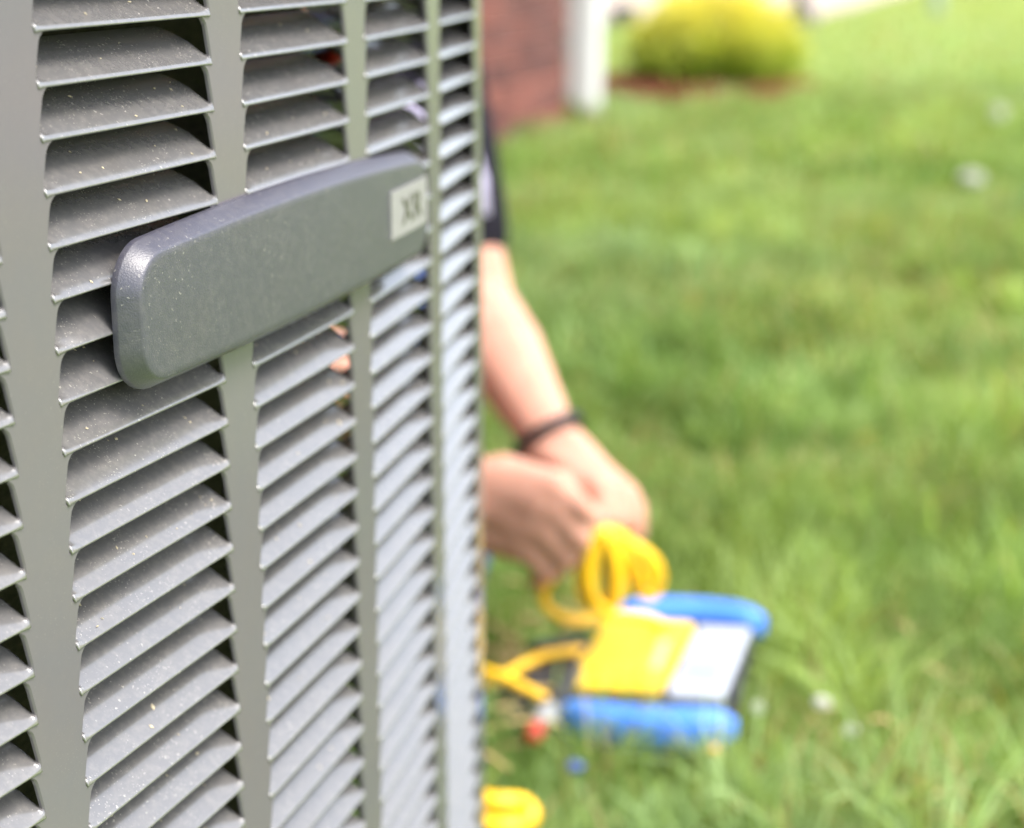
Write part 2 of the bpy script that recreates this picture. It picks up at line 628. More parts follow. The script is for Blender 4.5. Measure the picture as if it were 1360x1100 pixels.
# --- one slat (x outwards, y along, z up; lip's edge at the origin line)
TAP = 0.48
BLADE = []


def slat_mesh():
    ts = [0.0, 0.05, 0.14, 0.3, 0.5, 0.7, 0.86, 0.96, 1.0]
    th = 0.07
    # the blade leaves the lip steeply and flattens towards its back edge
    LEN, B0, B1, NS = 1.42, R(40), R(22), 100
    cur = [(0.0, 0.02, B0)]
    for i in range(NS):
        b_ = B0 + (B1 - B0) * max(0.0, ((i + 0.5) / NS - 0.35) / 0.65) ** 0.7
        cur.append((cur[-1][0] - LEN / NS * math.cos(b_), cur[-1][1] + LEN / NS * math.sin(b_), b_))
    BLADE.extend(cur)
    prof = []                                  # (x, z, t, kind)
    for t in ts:
        x, z, b_ = cur[int(round(t * NS))]
        prof.append((x, z, t, 1))
    for t in reversed(ts):
        x, z, b_ = cur[int(round(t * NS))]
        prof.append((x - th * math.sin(b_), z - th * math.cos(b_), t, -1))
    prof.append((0.006, -0.032, 0.0, -2))
    prof.append((0.012, -0.004, 0.0, 0))
    hw0 = CW / 2
    sg = [-1, -0.985, -0.965, -0.94, -0.9, -0.87, -0.82, -0.6, -0.25, 0.25, 0.6, 0.82, 0.87, 0.9, 0.94, 0.965, 0.985, 1]
    rings = []
    for q in sg:
        ring = []
        for x, z, t, kd in prof:
            hw = hw0 - TAP + TAP * math.sqrt(max(0, 1 - min(t, 0.995) ** 2))
            s = q * hw
            d = max(0.0, (abs(s) - (hw0 - 0.40)) / 0.40) if t < 0.2 else 0.0
            fl = (1 - math.sqrt(max(0, 1 - d * d))) * (1 - t / 0.2)
            if kd >= 1:
                z += 0.12 * fl
                x -= 0.03 * fl
            elif kd == 0 or kd == -2:
                x += 0.01 * fl
                z -= 0.015 * fl
            elif kd == -1 and t < 0.2:
                z -= 0.02 * fl
            ring.append((x * U, s * U, z * U))
        rings.append(ring)
    V, F = loft(rings)
    me = mesh('slat', V, F, PAINT, True)
    return me


SLAT = slat_mesh()


def post_mesh():
    ev = [(0.0, 0.0), (0.022, 0.02), (0.034, 0.36), (0.07, 0.275), (0.13, 0.205), (0.19, 0.16), (0.28, 0.125), (0.55, 0.06), (0.80, 0.0), (0.92, -0.01)]
    prev = []
    for k in range(K0 - 1, K1 + 1):
        for v, e in ev:
            if k + v < K0 - 0.7 or k + v > K1 + 0.3:
                continue
            prev.append((zk(k + v), e))
    rings = []
    for z, e in prev:
        hw = (PG / 2 + e) * U
        t = 0.10 * U
        bv = 0.035 * U
        rings.append([(-t, -hw, z), (-bv, -hw, z), (0, -hw + bv, z), (0, hw - bv, z), (-bv, hw, z), (-t, hw, z)])
    V, F = loft(rings)
    return mesh('post', V, F, POSTP)


POST = post_mesh()


def rail_mesh():
    """top and bottom bands of the bowed panel"""
    parts = []
    for z0, z1 in ((zk(K0 - 0.68), ZT + 0.012), (zk(K1 + 0.28), zk(K1 + 0.28) - 0.02)):
        rings = []
        for i in range(25):
            s = -SE + 2 * SE * i / 24
            x, y, b_ = arcp(s, 0.0)
            xi, yi, _ = arcp(s, -0.10)
            rings.append([(x, y, z0), (x, y, z1), (xi, yi, z1), (xi, yi, z0)])
        parts.append(loft(rings))
    return merge(parts)


def corner_geo():
    rings = []
    cx = cy = le - RC * math.sin(be)
    for i in range(11):
        a = be + (math.pi / 2 - 2 * be) * i / 10
        o_, i_ = RC, RC - 0.10 * U
        rings.append([(cx + o_ * math.cos(a), cy + o_ * math.sin(a), ZB), (cx + o_ * math.cos(a), cy + o_ * math.sin(a), ZT + 0.012),
                      (cx + i_ * math.cos(a), cy + i_ * math.sin(a), ZT + 0.012), (cx + i_ * math.cos(a), cy + i_ * math.sin(a), ZB)])
    return loft(rings)


V, F = rail_mesh()
panel = link('side_panel', mesh('side_panel', V, F, POSTP), ac)
for j in range(NCOL + 1):
    x, y, b_ = arcp((j - NCOL / 2) * (CW + PG))
    link('post', POST, panel, (x, y, 0), (0, 0, b_))
for j in range(NCOL):
    x, y, b_ = arcp((j + 0.5 - NCOL / 2) * (CW + PG), -0.02)
    for k in range(K0, K1 + 1):
        link('slat', SLAT, panel, (x + random.gauss(0, 0.00012), y, zk(k) + random.gauss(0, 0.00015)), (random.gauss(0, 0.0014), random.gauss(0, 0.012), b_))
# seeds and clippings that have settled on the slats
deb = []
for i in range(170):
    j = random.choice((1, 2, 2, 2, 2, 3, 3))
    k = random.randint(K0 + 1, 20)
    x, y, b_ = arcp((j + 0.5 - NCOL / 2) * (CW + PG), -0.02)
    m = Matrix.Translation((x, y, zk(k))) @ Matrix.Rotation(b_, 4, 'Z')
    cx_, cz_, sl = BLADE[random.randint(8, 70)]
    sy_ = random.uniform(-0.44, 0.44) * CW
    q = m @ Matrix.Translation((cx_ * U, sy_ * U, cz_ * U + 0.0002)) @ Matrix.Rotation(sl, 4, 'Y') @ Matrix.Rotation(random.random() * 6.3, 4, 'Z')
    l = random.uniform(0.0004, 0.0011) * (2.0 if random.random() < 0.15 else 1)
    w_ = l * random.uniform(0.25, 0.8)
    V = [q @ Vector(p_) for p_ in ((l, 0, 0.0001), (0, w_, 0.0001), (-l, 0, 0.0001), (0, -w_, 0.0001), (0, 0, 0.0004))]
    deb.append((V, [(0, 1, 4), (1, 2, 4), (2, 3, 4), (3, 0, 4)]))
V, F = merge(deb)
o = link('debris', mesh('debris', V, F, LINT), ac)
o['kind'] = 'stuff'
# the three faces turned away: same louvres, joined
sv = np.array([v.co for v in SLAT.vertices])
sf = [tuple(p.vertices) for p in SLAT.polygons]
pv = np.array([v.co for v in POST.vertices])
pf = [tuple(p.vertices) for p in POST.polygons]


def rotz(v, a):
    c, s = math.cos(a), math.sin(a)
    return np.stack([v[:, 0] * c - v[:, 1] * s, v[:, 0] * s + v[:, 1] * c, v[:, 2]], 1)


for q in (1, 2, 3):
    V, F, n = [], [], 0
    for j in range(NCOL):
        x, y, b_ = arcp((j + 0.5 - NCOL / 2) * (CW + PG), -0.02)
        base = rotz(sv, b_)
        for k in range(K0, K1 + 1):
            V.append(base + (x, y, zk(k)))
            F += [tuple(i + n for i in f) for f in sf]
            n += len(sv)
    for j in range(NCOL + 1):
        x, y, b_ = arcp((j - NCOL / 2) * (CW + PG))
        V.append(rotz(pv, b_) + (x, y, 0))
        F += [tuple(i + n for i in f) for f in pf]
        n += len(pv)
    rv, rf = rail_mesh()
    V.append(np.array(rv))
    F += [tuple(i + n for i in f) for f in rf]
    V = rotz(np.concatenate(V), q * math.pi / 2)
    o = link('louvre_face', mesh('louvre_face', V, F, PAINT, False), ac)
    o['kind'] = 'stuff'
cv, cf = corner_geo()
cme = mesh('corner_post', cv, cf, POSTP, True)
for q in range(4):
    link('corner_post', cme, ac, (0, 0, 0), (0, 0, q * math.pi / 2))


def plan_ring(off, z, rc=None, n=14):
    """outline of the whole machine, off metres outside its skin"""
    pts = []
    for q in range(4):
        side = []
        for i in range(n + 1):
            s = -SE + 2 * SE * i / n
            x, y, b_ = arcp(s)
            side.append((x + off * math.cos(b_), y + off * math.sin(b_)))
        cx = cy = le - RC * math.sin(be)
        for i in range(1, 8):
            a = be + (math.pi / 2 - 2 * be) * i / 8
            side.append((cx + (RC + off) * math.cos(a), cy + (RC + off) * math.sin(a)))
        a = q * math.pi / 2
        pts += [(x * math.cos(a) - y * math.sin(a), x * math.sin(a) + y * math.cos(a), z) for x, y in side]
    return pts


V, F = loft([plan_ring(-0.01, ZT + 0.010), plan_ring(0.004, ZT + 0.010), plan_ring(0.006, ZT + 0.02), plan_ring(0.0, ZT + 0.034), plan_ring(-0.02, ZT + 0.040)])
link('lid', mesh('lid', V, F, POSTP), ac)
V, F = loft([plan_ring(0.0, 0.055), plan_ring(0.003, 0.058), plan_ring(0.003, ZB - 0.004), plan_ring(-0.004, ZB)])
link('base_pan', mesh('base_pan', V, F, POSTP), ac)
# coil inside, with wide corners
hs_ = DC - 0.050
ringp = rpoly(-hs_ + 0.02, hs_ - 0.02, -hs_ + 0.02, hs_ - 0.02, 0.26, 10)
V, F = loft([[(x, y, z) for x, y in ringp] for z in (0.06, ZT)], False, False)
V2, F2 = loft([[(x * 0.94, y * 0.94, z) for x, y in ringp] for z in (0.06, ZT)], False, False)
V, F = merge([(V, F), (V2, F2)])
link('coil', mesh('coil', V, F, COIL, True), ac)

# red lead inside the machine's corner
inv = ac.matrix_basis.inverted() if False else (Matrix.Translation((ccx, ccy, 0)) @ Matrix.Rotation(-AM, 4, 'Z')).inverted()
pts = [at(430, 46, 0.945), at(442, 56, 0.92), at(448, 66, 0.915), at(440, 76, 0.92), at(425, 78, 0.95)]
V, F = tube([inv @ q for q in smooth_path(pts, 6)], 0.0045, 8)
link('wire', mesh('wire', V, F, RED, True), ac)

# --- badge: thick moulded bar that follows the bow
BS0, BS1, BK0, BK1 = 1.85, 19.2, 4.32, 7.36


def badge_geo():
    rings = []
    for off, ins in ((0.0, 0.0), (0.11, 0.0), (0.145, 0.012), (0.50, 0.215), (0.53, 0.24), (0.545, 0.28), (0.55, 0.40)):
        pts = rpoly(BS0 + ins, BS1 - ins, BK0 + ins, BK1 - ins, 1.0 - ins * 0.75, 8)
        # extra points along the long sides so that the bar bends
        full = []
        for i, p in enumerate(pts):
            q = pts[(i + 1) % len(pts)]
            full.append(p)
            if abs(q[0] - p[0]) > 3:
                for m in range(1, 20):
                    full.append((p[0] + (q[0] - p[0]) * m / 20, p[1] + (q[1] - p[1]) * m / 20))
        ring = []
        for s, k in full:
            # the upper edge is gently arched
            k -= 0.34 * max(0.0, 1 - ((s - 10.3) / 8.4) ** 2) * (BK1 - k) / (BK1 - BK0)
            x, y, _ = arcp(s - SM, off)
            ring.append((x, y, zk(k)))
        rings.append(ring)
    n = len(rings[0])
    V, F = loft(rings, True, False)
    # front: fill as strips between the two long sides
    b0 = (len(rings) - 1) * n
    lo, hi = 0, n - 1
    idx = list(range(n))
    # start from the left end: pair points from both directions
    st = max(range(n), key=lambda i: 0)
    left = min(range(n), key=lambda i: (full[i][0], abs(full[i][1] - (BK0 + BK1) / 2)))
    i, j = left, (left - 1) % n
    while True:
        a, b_ = (i + 1) % n, (j - 1) % n
        if a == j or i == b_:
            break
        if a == b_:
            F.append((b0 + i, b0 + a, b0 + j))
            break
        F.append((b0 + i, b0 + a, b0 + b_, b0 + j))
        i, j = a, b_
    return V, F


V, F = badge_geo()
me = mesh('badge', V, F)
bm = bmesh.new()
bm.from_mesh(me)
bme = bm_mesh('badge', bm, BADGE, True)
bme.set_sharp_from_angle(angle=R(35))
badge = link('badge', bme, ac)


def curved_sheet(name, s0, s1, k0, k1, off, thick, mat, parent, n=10, r=0.1):
    rings = []
    for i in range(n + 1):
        s = s0 + (s1 - s0) * i / n
        ring = []
        for k, o in ((k0, off), (k1, off), (k1, off + thick), (k0, off + thick)):
            x, y, _ = arcp(s - SM, o)
            ring.append((x, y, zk(k)))
        rings.append(ring)
    V, F = loft(rings)
    return link(name, mesh(name, V, F, mat), parent)


plate = curved_sheet('name_plate', 15.35, 18.72, 5.02, 6.32, 0.55, 0.05, PLATE, badge)
# lettering, wrapped on the plate
fc = bpy.data.curves.new('lettering', 'FONT')
fc.body = 'XR'
fc.size = 1.0
fc.extrude = 0.0
fc.offset = 0.008
fc.space_character = 1.12
fc.align_x = 'CENTER'
fo = bpy.data.objects.new('lettering', fc)
COL.objects.link(fo)
bpy.context.view_layer.update()
dg = bpy.context.evaluated_depsgraph_get()
tme = bpy.data.meshes.new_from_object(fo.evaluated_get(dg))
bpy.data.objects.remove(fo)
bm = bmesh.new()
bm.from_mesh(tme)
xs = [v.co.x for v in bm.verts]
ys = [v.co.y for v in bm.verts]
x0_, x1_, y0_, y1_ = min(xs), max(xs), min(ys), max(ys)
for v in bm.verts:
    s = 16.2 + (v.co.x - x0_) / (x1_ - x0_) * 1.95
    k = 6.02 - (v.co.y - y0_) / (y1_ - y0_) * 0.72
    x, y, _ = arcp(s - SM, 0.625)
    v.co = (x, y, zk(k))
me = bm_mesh('lettering', bm, INK, recalc=False)
link('lettering', me, badge)
badge.parent = ac

# concrete pad under the machine
bm = bmesh.new()
bm_box(bm, (0, 0, 0.025), (DC * 2 + 0.03, DC * 2 + 0.03, 0.06), bevel=0.006)
pad = thing('concrete_pad', 'flat square concrete pad carrying the grey air conditioner', 'concrete pad', (ccx, ccy, 0), -AM,
            me=bm_mesh('concrete_pad', bm, CONCRETE))

# ------------------------------------------------------------------ person kneeling beyond the machine
def blob(name, chains, voxel, mat, smooth_it=6, parent=None):
    """one continuous skin: tapered capsules fused by a voxel remesh, then relaxed"""
    bm = bmesh.new()
    for ch in chains:
        for (p, r), (q, r2) in zip(ch[:-1], ch[1:]):
            p, q = Vector(p), Vector(q)
            d = q - p
            L = d.length
            n = max(1, int(L / (min(r, r2) * 0.35)))
            for i in range(n + 1):
                t = i / n
                bmesh.ops.create_icosphere(bm, subdivisions=2, radius=r + (r2 - r) * t, matrix=Matrix.Translation(p + d * t))
    me = bpy.data.meshes.new(name)
    bm.to_mesh(me)
    bm.free()
    o = bpy.data.objects.new(name, me)
    COL.objects.link(o)
    rm = o.modifiers.new('r', 'REMESH')
    rm.mode = 'VOXEL'
    rm.voxel_size = voxel
    sm = o.modifiers.new('s', 'SMOOTH')
    sm.iterations = smooth_it
    sm.factor = 0.5
    bpy.context.view_layer.update()
    me2 = bpy.data.meshes.new_from_object(o.evaluated_get(bpy.context.evaluated_depsgraph_get()))
    bpy.data.objects.remove(o)
    me2.name = name
    me2.materials.clear()
    me2.materials.append(mat)
    me2.polygons.foreach_set('use_smooth', [True] * len(me2.polygons))
    return link(name, me2, parent)


person = thing('person', 'person in a dark shirt kneeling behind the unit with both hands on a yellow cable',
               'person')
# joints (world coordinates, the root stays at the origin of the place)
hipL, hipR = (-0.19, 2.28, 0.30), (-0.41, 2.30, 0.30)
kneeL, kneeR = (-0.09, 1.86, 0.075), (-0.40, 1.88, 0.075)
ankL, ankR = (-0.17, 2.26, 0.07), (-0.42, 2.27, 0.07)
toeL, toeR = (-0.18, 2.42, 0.04), (-0.43, 2.43, 0.04)
shL, shR = (-0.112, 2.02, 0.605), (-0.42, 2.02, 0.600)
elL, elR = (-0.040, 1.885, 0.345), (-0.27, 1.80, 0.355)
wrL, wrR = at(731, 583, 1.68), at(640, 672, 1.615)
foreL = Vector(elL).lerp(wrL, 0.35)
foreR = Vector(elR).lerp(wrR, 0.35)
A = lambda x, y, z: tuple(at(x, y, z))
chains = [
    # trunk, neck, head
    [((-0.30, 2.29, 0.30), 0.12), ((-0.295, 2.20, 0.42), 0.115), ((-0.285, 2.08, 0.53), 0.12)],
    [(shL, 0.055), ((-0.285, 2.05, 0.575), 0.09), (shR, 0.055)],
    [((-0.285, 2.03, 0.60), 0.06), ((-0.285, 1.97, 0.69), 0.052)],
    [((-0.285, 1.965, 0.765), 0.080), ((-0.285, 1.925, 0.80), 0.078)],
    [((-0.285, 1.91, 0.735), 0.052), ((-0.285, 1.885, 0.695), 0.034)],
    [((-0.285, 1.862, 0.755), 0.012), ((-0.285, 1.845, 0.732), 0.013)],
    [((-0.205, 1.95, 0.765), 0.016), ((-0.203, 1.955, 0.74), 0.012)],
    [((-0.365, 1.95, 0.765), 0.016), ((-0.367, 1.955, 0.74), 0.012)],
    # legs
    [(hipL, 0.085), (kneeL, 0.055), ((-0.12, 2.02, 0.085), 0.05), (ankL, 0.036), (toeL, 0.03)],
    [(hipR, 0.085), (kneeR, 0.055), ((-0.41, 2.04, 0.085), 0.05), (ankR, 0.036), (toeR, 0.03)],
    # arms
    [(shL, 0.056), (elL, 0.046), (tuple(foreL), 0.047), (tuple(wrL), 0.0285)],
    [(shR, 0.056), (elR, 0.044), (tuple(foreR), 0.045), (tuple(wrR), 0.030)],
]
# left hand (its back up and to the right): four metacarpals, fingers curling down, thumb
wl, wr_ = tuple(wrL), tuple(wrR)
wlt, wlo = A(716, 598, 1.672), A(748, 582, 1.688)
chains += [
    [(wlt, 0.020), (A(797, 652, 1.578), 0.0150), (A(806, 690, 1.560), 0.0098), (A(803, 716, 1.572), 0.0082)],
    [(wl, 0.022), (A(818, 652, 1.592), 0.0155), (A(831, 692, 1.575), 0.0100), (A(817, 724, 1.583), 0.0085)],
    [(wl, 0.022), (A(833, 660, 1.606), 0.0150), (A(845, 698, 1.600), 0.0098), (A(828, 729, 1.603), 0.0083)],
    [(wlo, 0.020), (A(842, 674, 1.620), 0.0135), (A(849, 706, 1.622), 0.0088), (A(836, 732, 1.620), 0.0075)],
    [(A(738, 622, 1.655), 0.018), (A(772, 664, 1.600), 0.0125), (A(796, 700, 1.572), 0.0092)],
]
# right hand: nearer the camera, back towards it
wrt, wro = A(645, 635, 1.625), A(645, 705, 1.61)
chains += [
    [(wrt, 0.022), (A(742, 652, 1.565), 0.0160), (A(776, 676, 1.545), 0.0102), (A(793, 703, 1.558), 0.0085)],
    [(wr_, 0.025), (A(744, 680, 1.558), 0.0165), (A(772, 716, 1.545), 0.0105), (A(766, 742, 1.562), 0.0088)],
    [(wr_, 0.025), (A(730, 708, 1.560), 0.0165), (A(754, 742, 1.552), 0.0102), (A(740, 762, 1.570), 0.0085)],
    [(wro, 0.023), (A(708, 732, 1.568), 0.0150), (A(727, 762, 1.562), 0.0092), (A(710, 776, 1.578), 0.0078)],
    [(A(668, 628, 1.622), 0.020), (A(738, 640, 1.592), 0.0125), (A(788, 694, 1.566), 0.0092)],
    [(A(655, 650, 1.62), 0.029), (A(725, 668, 1.572), 0.0225), (A(712, 700, 1.575), 0.0225), (A(690, 715, 1.585), 0.022)],
    [(A(655, 670, 1.615), 0.030), (A(738, 690, 1.563), 0.019)],
]
body = blob('body', chains, 0.0042, SKIN, 5, person)


def taper(p, q, t):
    return tuple(Vector(p).lerp(Vector(q), t))


# shirt: trunk, shoulders and short sleeves
shirt = blob('shirt', [
    [((-0.30, 2.30, 0.31), 0.145), ((-0.295, 2.21, 0.43), 0.14), ((-0.285, 2.09, 0.535), 0.138)],
    [(shL, 0.077), ((-0.285, 2.06, 0.575), 0.112), (shR, 0.077)],
    [(shL, 0.080), (taper(shL, elL, 0.4), 0.072), (taper(shL, elL, 0.70), 0.062)],
    [(shR, 0.077), (taper(shR, elR, 0.45), 0.069), (taper(shR, elR, 0.64), 0.066)],
], 0.008, SHIRT, 6, person)
# pale band round the end of each sleeve and down the arm
for sh, el in ((shL, elL), (shR, elR)):
    d = (Vector(el) - Vector(sh))
    V, F = tube([Vector(sh) + d * t for t in (0.20, 0.4, 0.55, 0.69)], [0.066, 0.067, 0.065, 0.059], 24)
    off = Vector((-0.010, -0.018, -0.004))
    link('sleeve_trim', mesh('sleeve_trim', [Vector(v) + off for v in V], F, STRIPE, True), shirt)
blob('trousers', [
    [((-0.30, 2.30, 0.30), 0.135), ((-0.30, 2.26, 0.36), 0.13)],
    [(hipL, 0.105), (kneeL, 0.071), ((-0.12, 2.02, 0.085), 0.062), (ankL, 0.055)],
    [(hipR, 0.105), (kneeR, 0.071), ((-0.41, 2.04, 0.085), 0.062), (ankR, 0.055)],
], 0.010, DENIM, 5, person)
for an, to in ((ankL, toeL), (ankR, toeR)):
    blob('boot', [[(an, 0.05), (taper(an, to, 0.6), 0.048), (to, 0.040)]], 0.008, LEATHER, 4, person)
blob('hair', [[((-0.285, 1.985, 0.79), 0.080), ((-0.285, 1.95, 0.825), 0.078), ((-0.285, 1.905, 0.845), 0.055)],
              [((-0.285, 2.005, 0.76), 0.072), ((-0.285, 2.01, 0.73), 0.05)]], 0.007, HAIR, 4, person)
for sx in (-1, 1):
    bm = bmesh.new()
    bmesh.ops.create_uvsphere(bm, u_segments=12, v_segments=8, radius=0.011, matrix=Matrix.Translation((-0.285 + sx * 0.03, 1.862, 0.785)))
    link('eye', bm_mesh('eye', bm, EYE, True), person)
# bracelet
d = (wrL - foreL).normalized()
view = (wrL - Vector((0, 0, H))).normalized()
d = (d - view * d.dot(view) * 0.75).normalized()
c = wrL - d * 0.004
u = d.orthogonal().normalized()
v = d.cross(u)
ringp = [c + (u * math.cos(a) + v * math.sin(a)) * 0.0345 for a in [2 * math.pi * i / 28 for i in range(29)]]
V, F = tube(ringp, 0.0058, 8)
brace = thing('bracelet', 'black band round the left wrist of the kneeling person', 'bracelet', me=mesh('bracelet', V, F, BAND, True))

# ------------------------------------------------------------------ meter with blue rubber ends
mc = gnd(884, 890, 0.045)
YAW = R(-13)
du = Vector((math.cos(YAW), math.sin(YAW), 0))       # across, to the right
mw, md = 0.160, 0.250
meter = thing('meter', 'blue and yellow handheld meter with a pale display lying face up in the grass', 'meter',
              (mc.x, mc.y, 0.019), math.atan2(du.y, du.x))
meter.rotation_euler = (R(3), R(-2), math.atan2(du.y, du.x))


def slab(name, x0, x1, y0, y1, z0, z1, r, mat, parent, bev=0.004, skew=0.0):
    rings = []
    for z, ins in ((z0, bev), (z0 + bev, 0), (z1 - bev, 0), (z1 - bev * 0.3, bev * 0.3), (z1, bev)):
        rings.append([(x + skew * y, y, z) for x, y in rpoly(x0 + ins, x1 - ins, y0 + ins, y1 - ins, max(0.001, r - ins), 5)])
    V, F = loft(rings)
    return link(name, mesh(name, V, F, mat), parent)


hx, hy = mw / 2, md / 2
case = slab('case', -hx * 0.97, hx * 0.97, -hy * 0.8, hy * 0.8, 0.0, 0.036, 0.012, DARKP, meter)
slab('cover', -hx * 0.97, hx * 0.16, -hy * 0.60, hy * 0.62, 0.030, 0.045, 0.008, YELLOW, meter, skew=0.1)
scr = slab('display', hx * 0.22, hx * 0.90, -hy * 0.62, hy * 0.60, 0.030, 0.043, 0.006, SCREEN, meter, skew=0.08)
slab('glass_border', hx * 0.88, hx * 0.99, -hy * 0.62, hy * 0.64, 0.028, 0.040, 0.003, DARKP, scr)
slab('label_strip', -hx * 0.10, hx * 0.02, -hy * 0.30, hy * 0.22, 0.0452, 0.0462, 0.002, LABEL, meter, 0.0004)
slab('key_row', -hx * 0.18, -hx * 0.12, -hy * 0.5, -hy * 0.05, 0.0452, 0.0475, 0.002, ORANGE, meter, 0.0006)

bm = bmesh.new()
bmesh.ops.create_cone(bm, segments=12, radius1=0.0055, radius2=0.0045, depth=0.004, cap_ends=True)
bme_ = bm_mesh('button', bm, DARKP)
for i in range(3):
    link('button', bme_, meter, (-hx * 0.72 + i * hx * 0.26, -hy * 0.42, 0.0465))
slab('readout', hx * 0.30, hx * 0.74, -hy * 0.42, -hy * 0.05, 0.0432, 0.0438, 0.003, GREYSCR, scr, 0.0002)


def bumper(y0, y1, x0, x1, name='bumper'):
    rings = []
    ns = 15
    for i in range(ns):
        t = i / (ns - 1)
        x = x0 + (x1 - x0) * t
        e = 1 - (2 * t - 1) ** 8 * 0.55
        bow = 0.010 * math.cos((t - 0.5) * math.pi) * (1 if y1 > 0 else -1)
        cy, cz = (y0 + y1) / 2 + bow, 0.026
        ry, rz = abs(y1 - y0) / 2 * e, 0.0205 * e
        ring = []
        for k in range(16):
            a = 2 * math.pi * k / 16
            c_, s_ = math.cos(a), math.sin(a)
            q = (abs(c_) ** 3 + abs(s_) ** 3) ** (-1 / 3)
            ring.append((x, cy + c_ * q * ry, cz + s_ * q * rz))
        rings.append(ring)
    V, F = loft(rings)
    return link(name, mesh(name, V, F, BLUE, True), meter)


bumper(hy * 0.78, hy * 1.05, -hx * 0.86, hx * 1.10)
bumper(-hy * 1.00, -hy * 0.75, -hx * 1.10, hx * 1.02)

# ------------------------------------------------------------------ test leads
lead_r = 0.0050
pin = (802, 706, 1.556)
loopA = [(893, 862, 1.655), (884, 838, 1.650), (862, 822, 1.640), (815, 818, 1.620), (760, 822, 1.600), (727, 806, 1.590), (724, 782, 1.588),
         (748, 748, 1.575), pin,
         (778, 735, 1.560), (769, 772, 1.560), (782, 803, 1.565), (806, 800, 1.568), (812, 752, 1.562), (805, 704, 1.558),
         (840, 722, 1.570), (868, 742, 1.580), (877, 766, 1.585), (868, 790, 1.585), (850, 786, 1.580), (828, 745, 1.568), (803, 702, 1.553),
         (790, 742, 1.550), (786, 790, 1.555), (800, 812, 1.560), (822, 792, 1.560), (820, 740, 1.556), (800, 704, 1.550),
         (828, 716, 1.562), (855, 735, 1.570), (866, 762, 1.575), (856, 776, 1.575), (836, 740, 1.562), (799, 706, 1.549),
         (780, 752, 1.548), (792, 800, 1.552), (813, 806, 1.556), (818, 760, 1.552), (806, 712, 1.548)]
V, F = tube(smooth_path([at(*p) for p in loopA], 8), lead_r, 10)
coilL = thing('coiled_cable', 'yellow cable looped in coils from the hands down to the meter', 'cable', group='yellow test leads',
              me=mesh('coiled_cable', V, F, LEAD, True))
leadB = [(800, 866, 1.625), (770, 864, 1.600), (725, 870, 1.580), (690, 886, 1.560), (662, 902, 1.540), (630, 914, 1.530), (600, 925, 1.53)]
V, F = tube(smooth_path([at(*p) for p in leadB], 8), lead_r, 10)
thing('cable', 'yellow cable bending from the upper left of the meter to behind the unit', 'cable', group='yellow test leads',
      me=mesh('cable', V, F, LEAD, True))
leadC = [(772, 952, 1.500), (748, 942, 1.500), (720, 926, 1.505), (690, 910, 1.515), (662, 897, 1.525), (630, 888, 1.54), (600, 884, 1.55)]
V, F = tube(smooth_path([at(*p) for p in leadC], 8), lead_r, 10)
thing('cable', 'straight yellow cable leaving the near left corner of the meter', 'cable', group='yellow test leads',
      me=mesh('cable', V, F, LEAD, True))
# short loop of hose close to the machine's foot
hose = [gnd(600, 1040, 0.05), gnd(640, 1062, 0.055), gnd(668, 1066, 0.055), gnd(692, 1068, 0.050), gnd(704, 1082, 0.046), gnd(690, 1096, 0.040),
        gnd(660, 1098, 0.040), gnd(625, 1092, 0.04), gnd(600, 1085, 0.04)]
V, F = tube(smooth_path(hose, 8), 0.0090, 12)
thing('hose', 'thick yellow hose loop lying at the foot of the unit', 'hose', me=mesh('hose', V, F, LEAD, True))

# probe with a red end
p0, p1 = at(768, 888, 1.57), at(710, 974, 1.425)
dv_ = (p1 - p0).normalized()
probe = thing('test_probe', 'black test probe with a red tip lying left of the meter', 'probe')
V, F = tube([p0, p0 + dv_ * 0.01, p0 + dv_ * 0.06, p1 - dv_ * 0.02, p1 - dv_ * 0.012], [0.006, 0.0095, 0.0085, 0.0085, 0.007], 14)
link('handle', mesh('handle', V, F, DARKP, True), probe)
V, F = tube([p1 - dv_ * 0.052, p1 - dv_ * 0.048, p1 - dv_ * 0.020, p1 - dv_ * 0.016], [0.009, 0.0102, 0.0102, 0.009], 14)
link('sleeve', mesh('sleeve', V, F, GREYP, True), probe)
V, F = tube([p1 - dv_ * 0.012, p1 - dv_ * 0.008, p1 + dv_ * 0.006, p1 + dv_ * 0.011], [0.006, 0.0085, 0.0085, 0.005], 14)
link('tip', mesh('tip', V, F, RED, True), probe)
# black hose clamp bit between the cables
bm = bmesh.new()
bm_box(bm, at(735, 905, 1.575), (0.085, 0.050, 0.038), Matrix.Rotation(0.5, 4, 'Z'), bevel=0.006)
bm_box(bm, at(712, 925, 1.56), (0.065, 0.042, 0.030), Matrix.Rotation(-0.3, 4, 'Z'), bevel=0.005)
bm_box(bm, at(745, 872, 1.61), (0.060, 0.040, 0.028), Matrix.Rotation(0.2, 4, 'Z'), bevel=0.006)
bm_box(bm, at(700, 945, 1.52), (0.060, 0.024, 0.026), Matrix.Rotation(0.9, 4, 'Z'), bevel=0.006)
thing('clip', 'black plastic clip lying under the yellow cables', 'clip', me=bm_mesh('clip', bm, DARKP))
bm = bmesh.new()
bmesh.ops.create_uvsphere(bm, u_segments=14, v_segments=8, radius=0.007, matrix=Matrix.Translation(gnd(763, 1018, 0.04)) @ Matrix.Diagonal((1.3, 1, 0.8, 1)))
thing('cap', 'small blue cap lost in the grass in front of the meter', 'cap', me=bm_mesh('cap', bm, simple('dull_blue', (0.05, 0.09, 0.28), 0.5), True))
bm = bmesh.new()
bmesh.ops.create_uvsphere(bm, u_segments=14, v_segments=8, radius=0.005, matrix=Matrix.Translation(gnd(948, 996, 0.035)) @ Matrix.Diagonal((1.5, 1, 0.7, 1)))
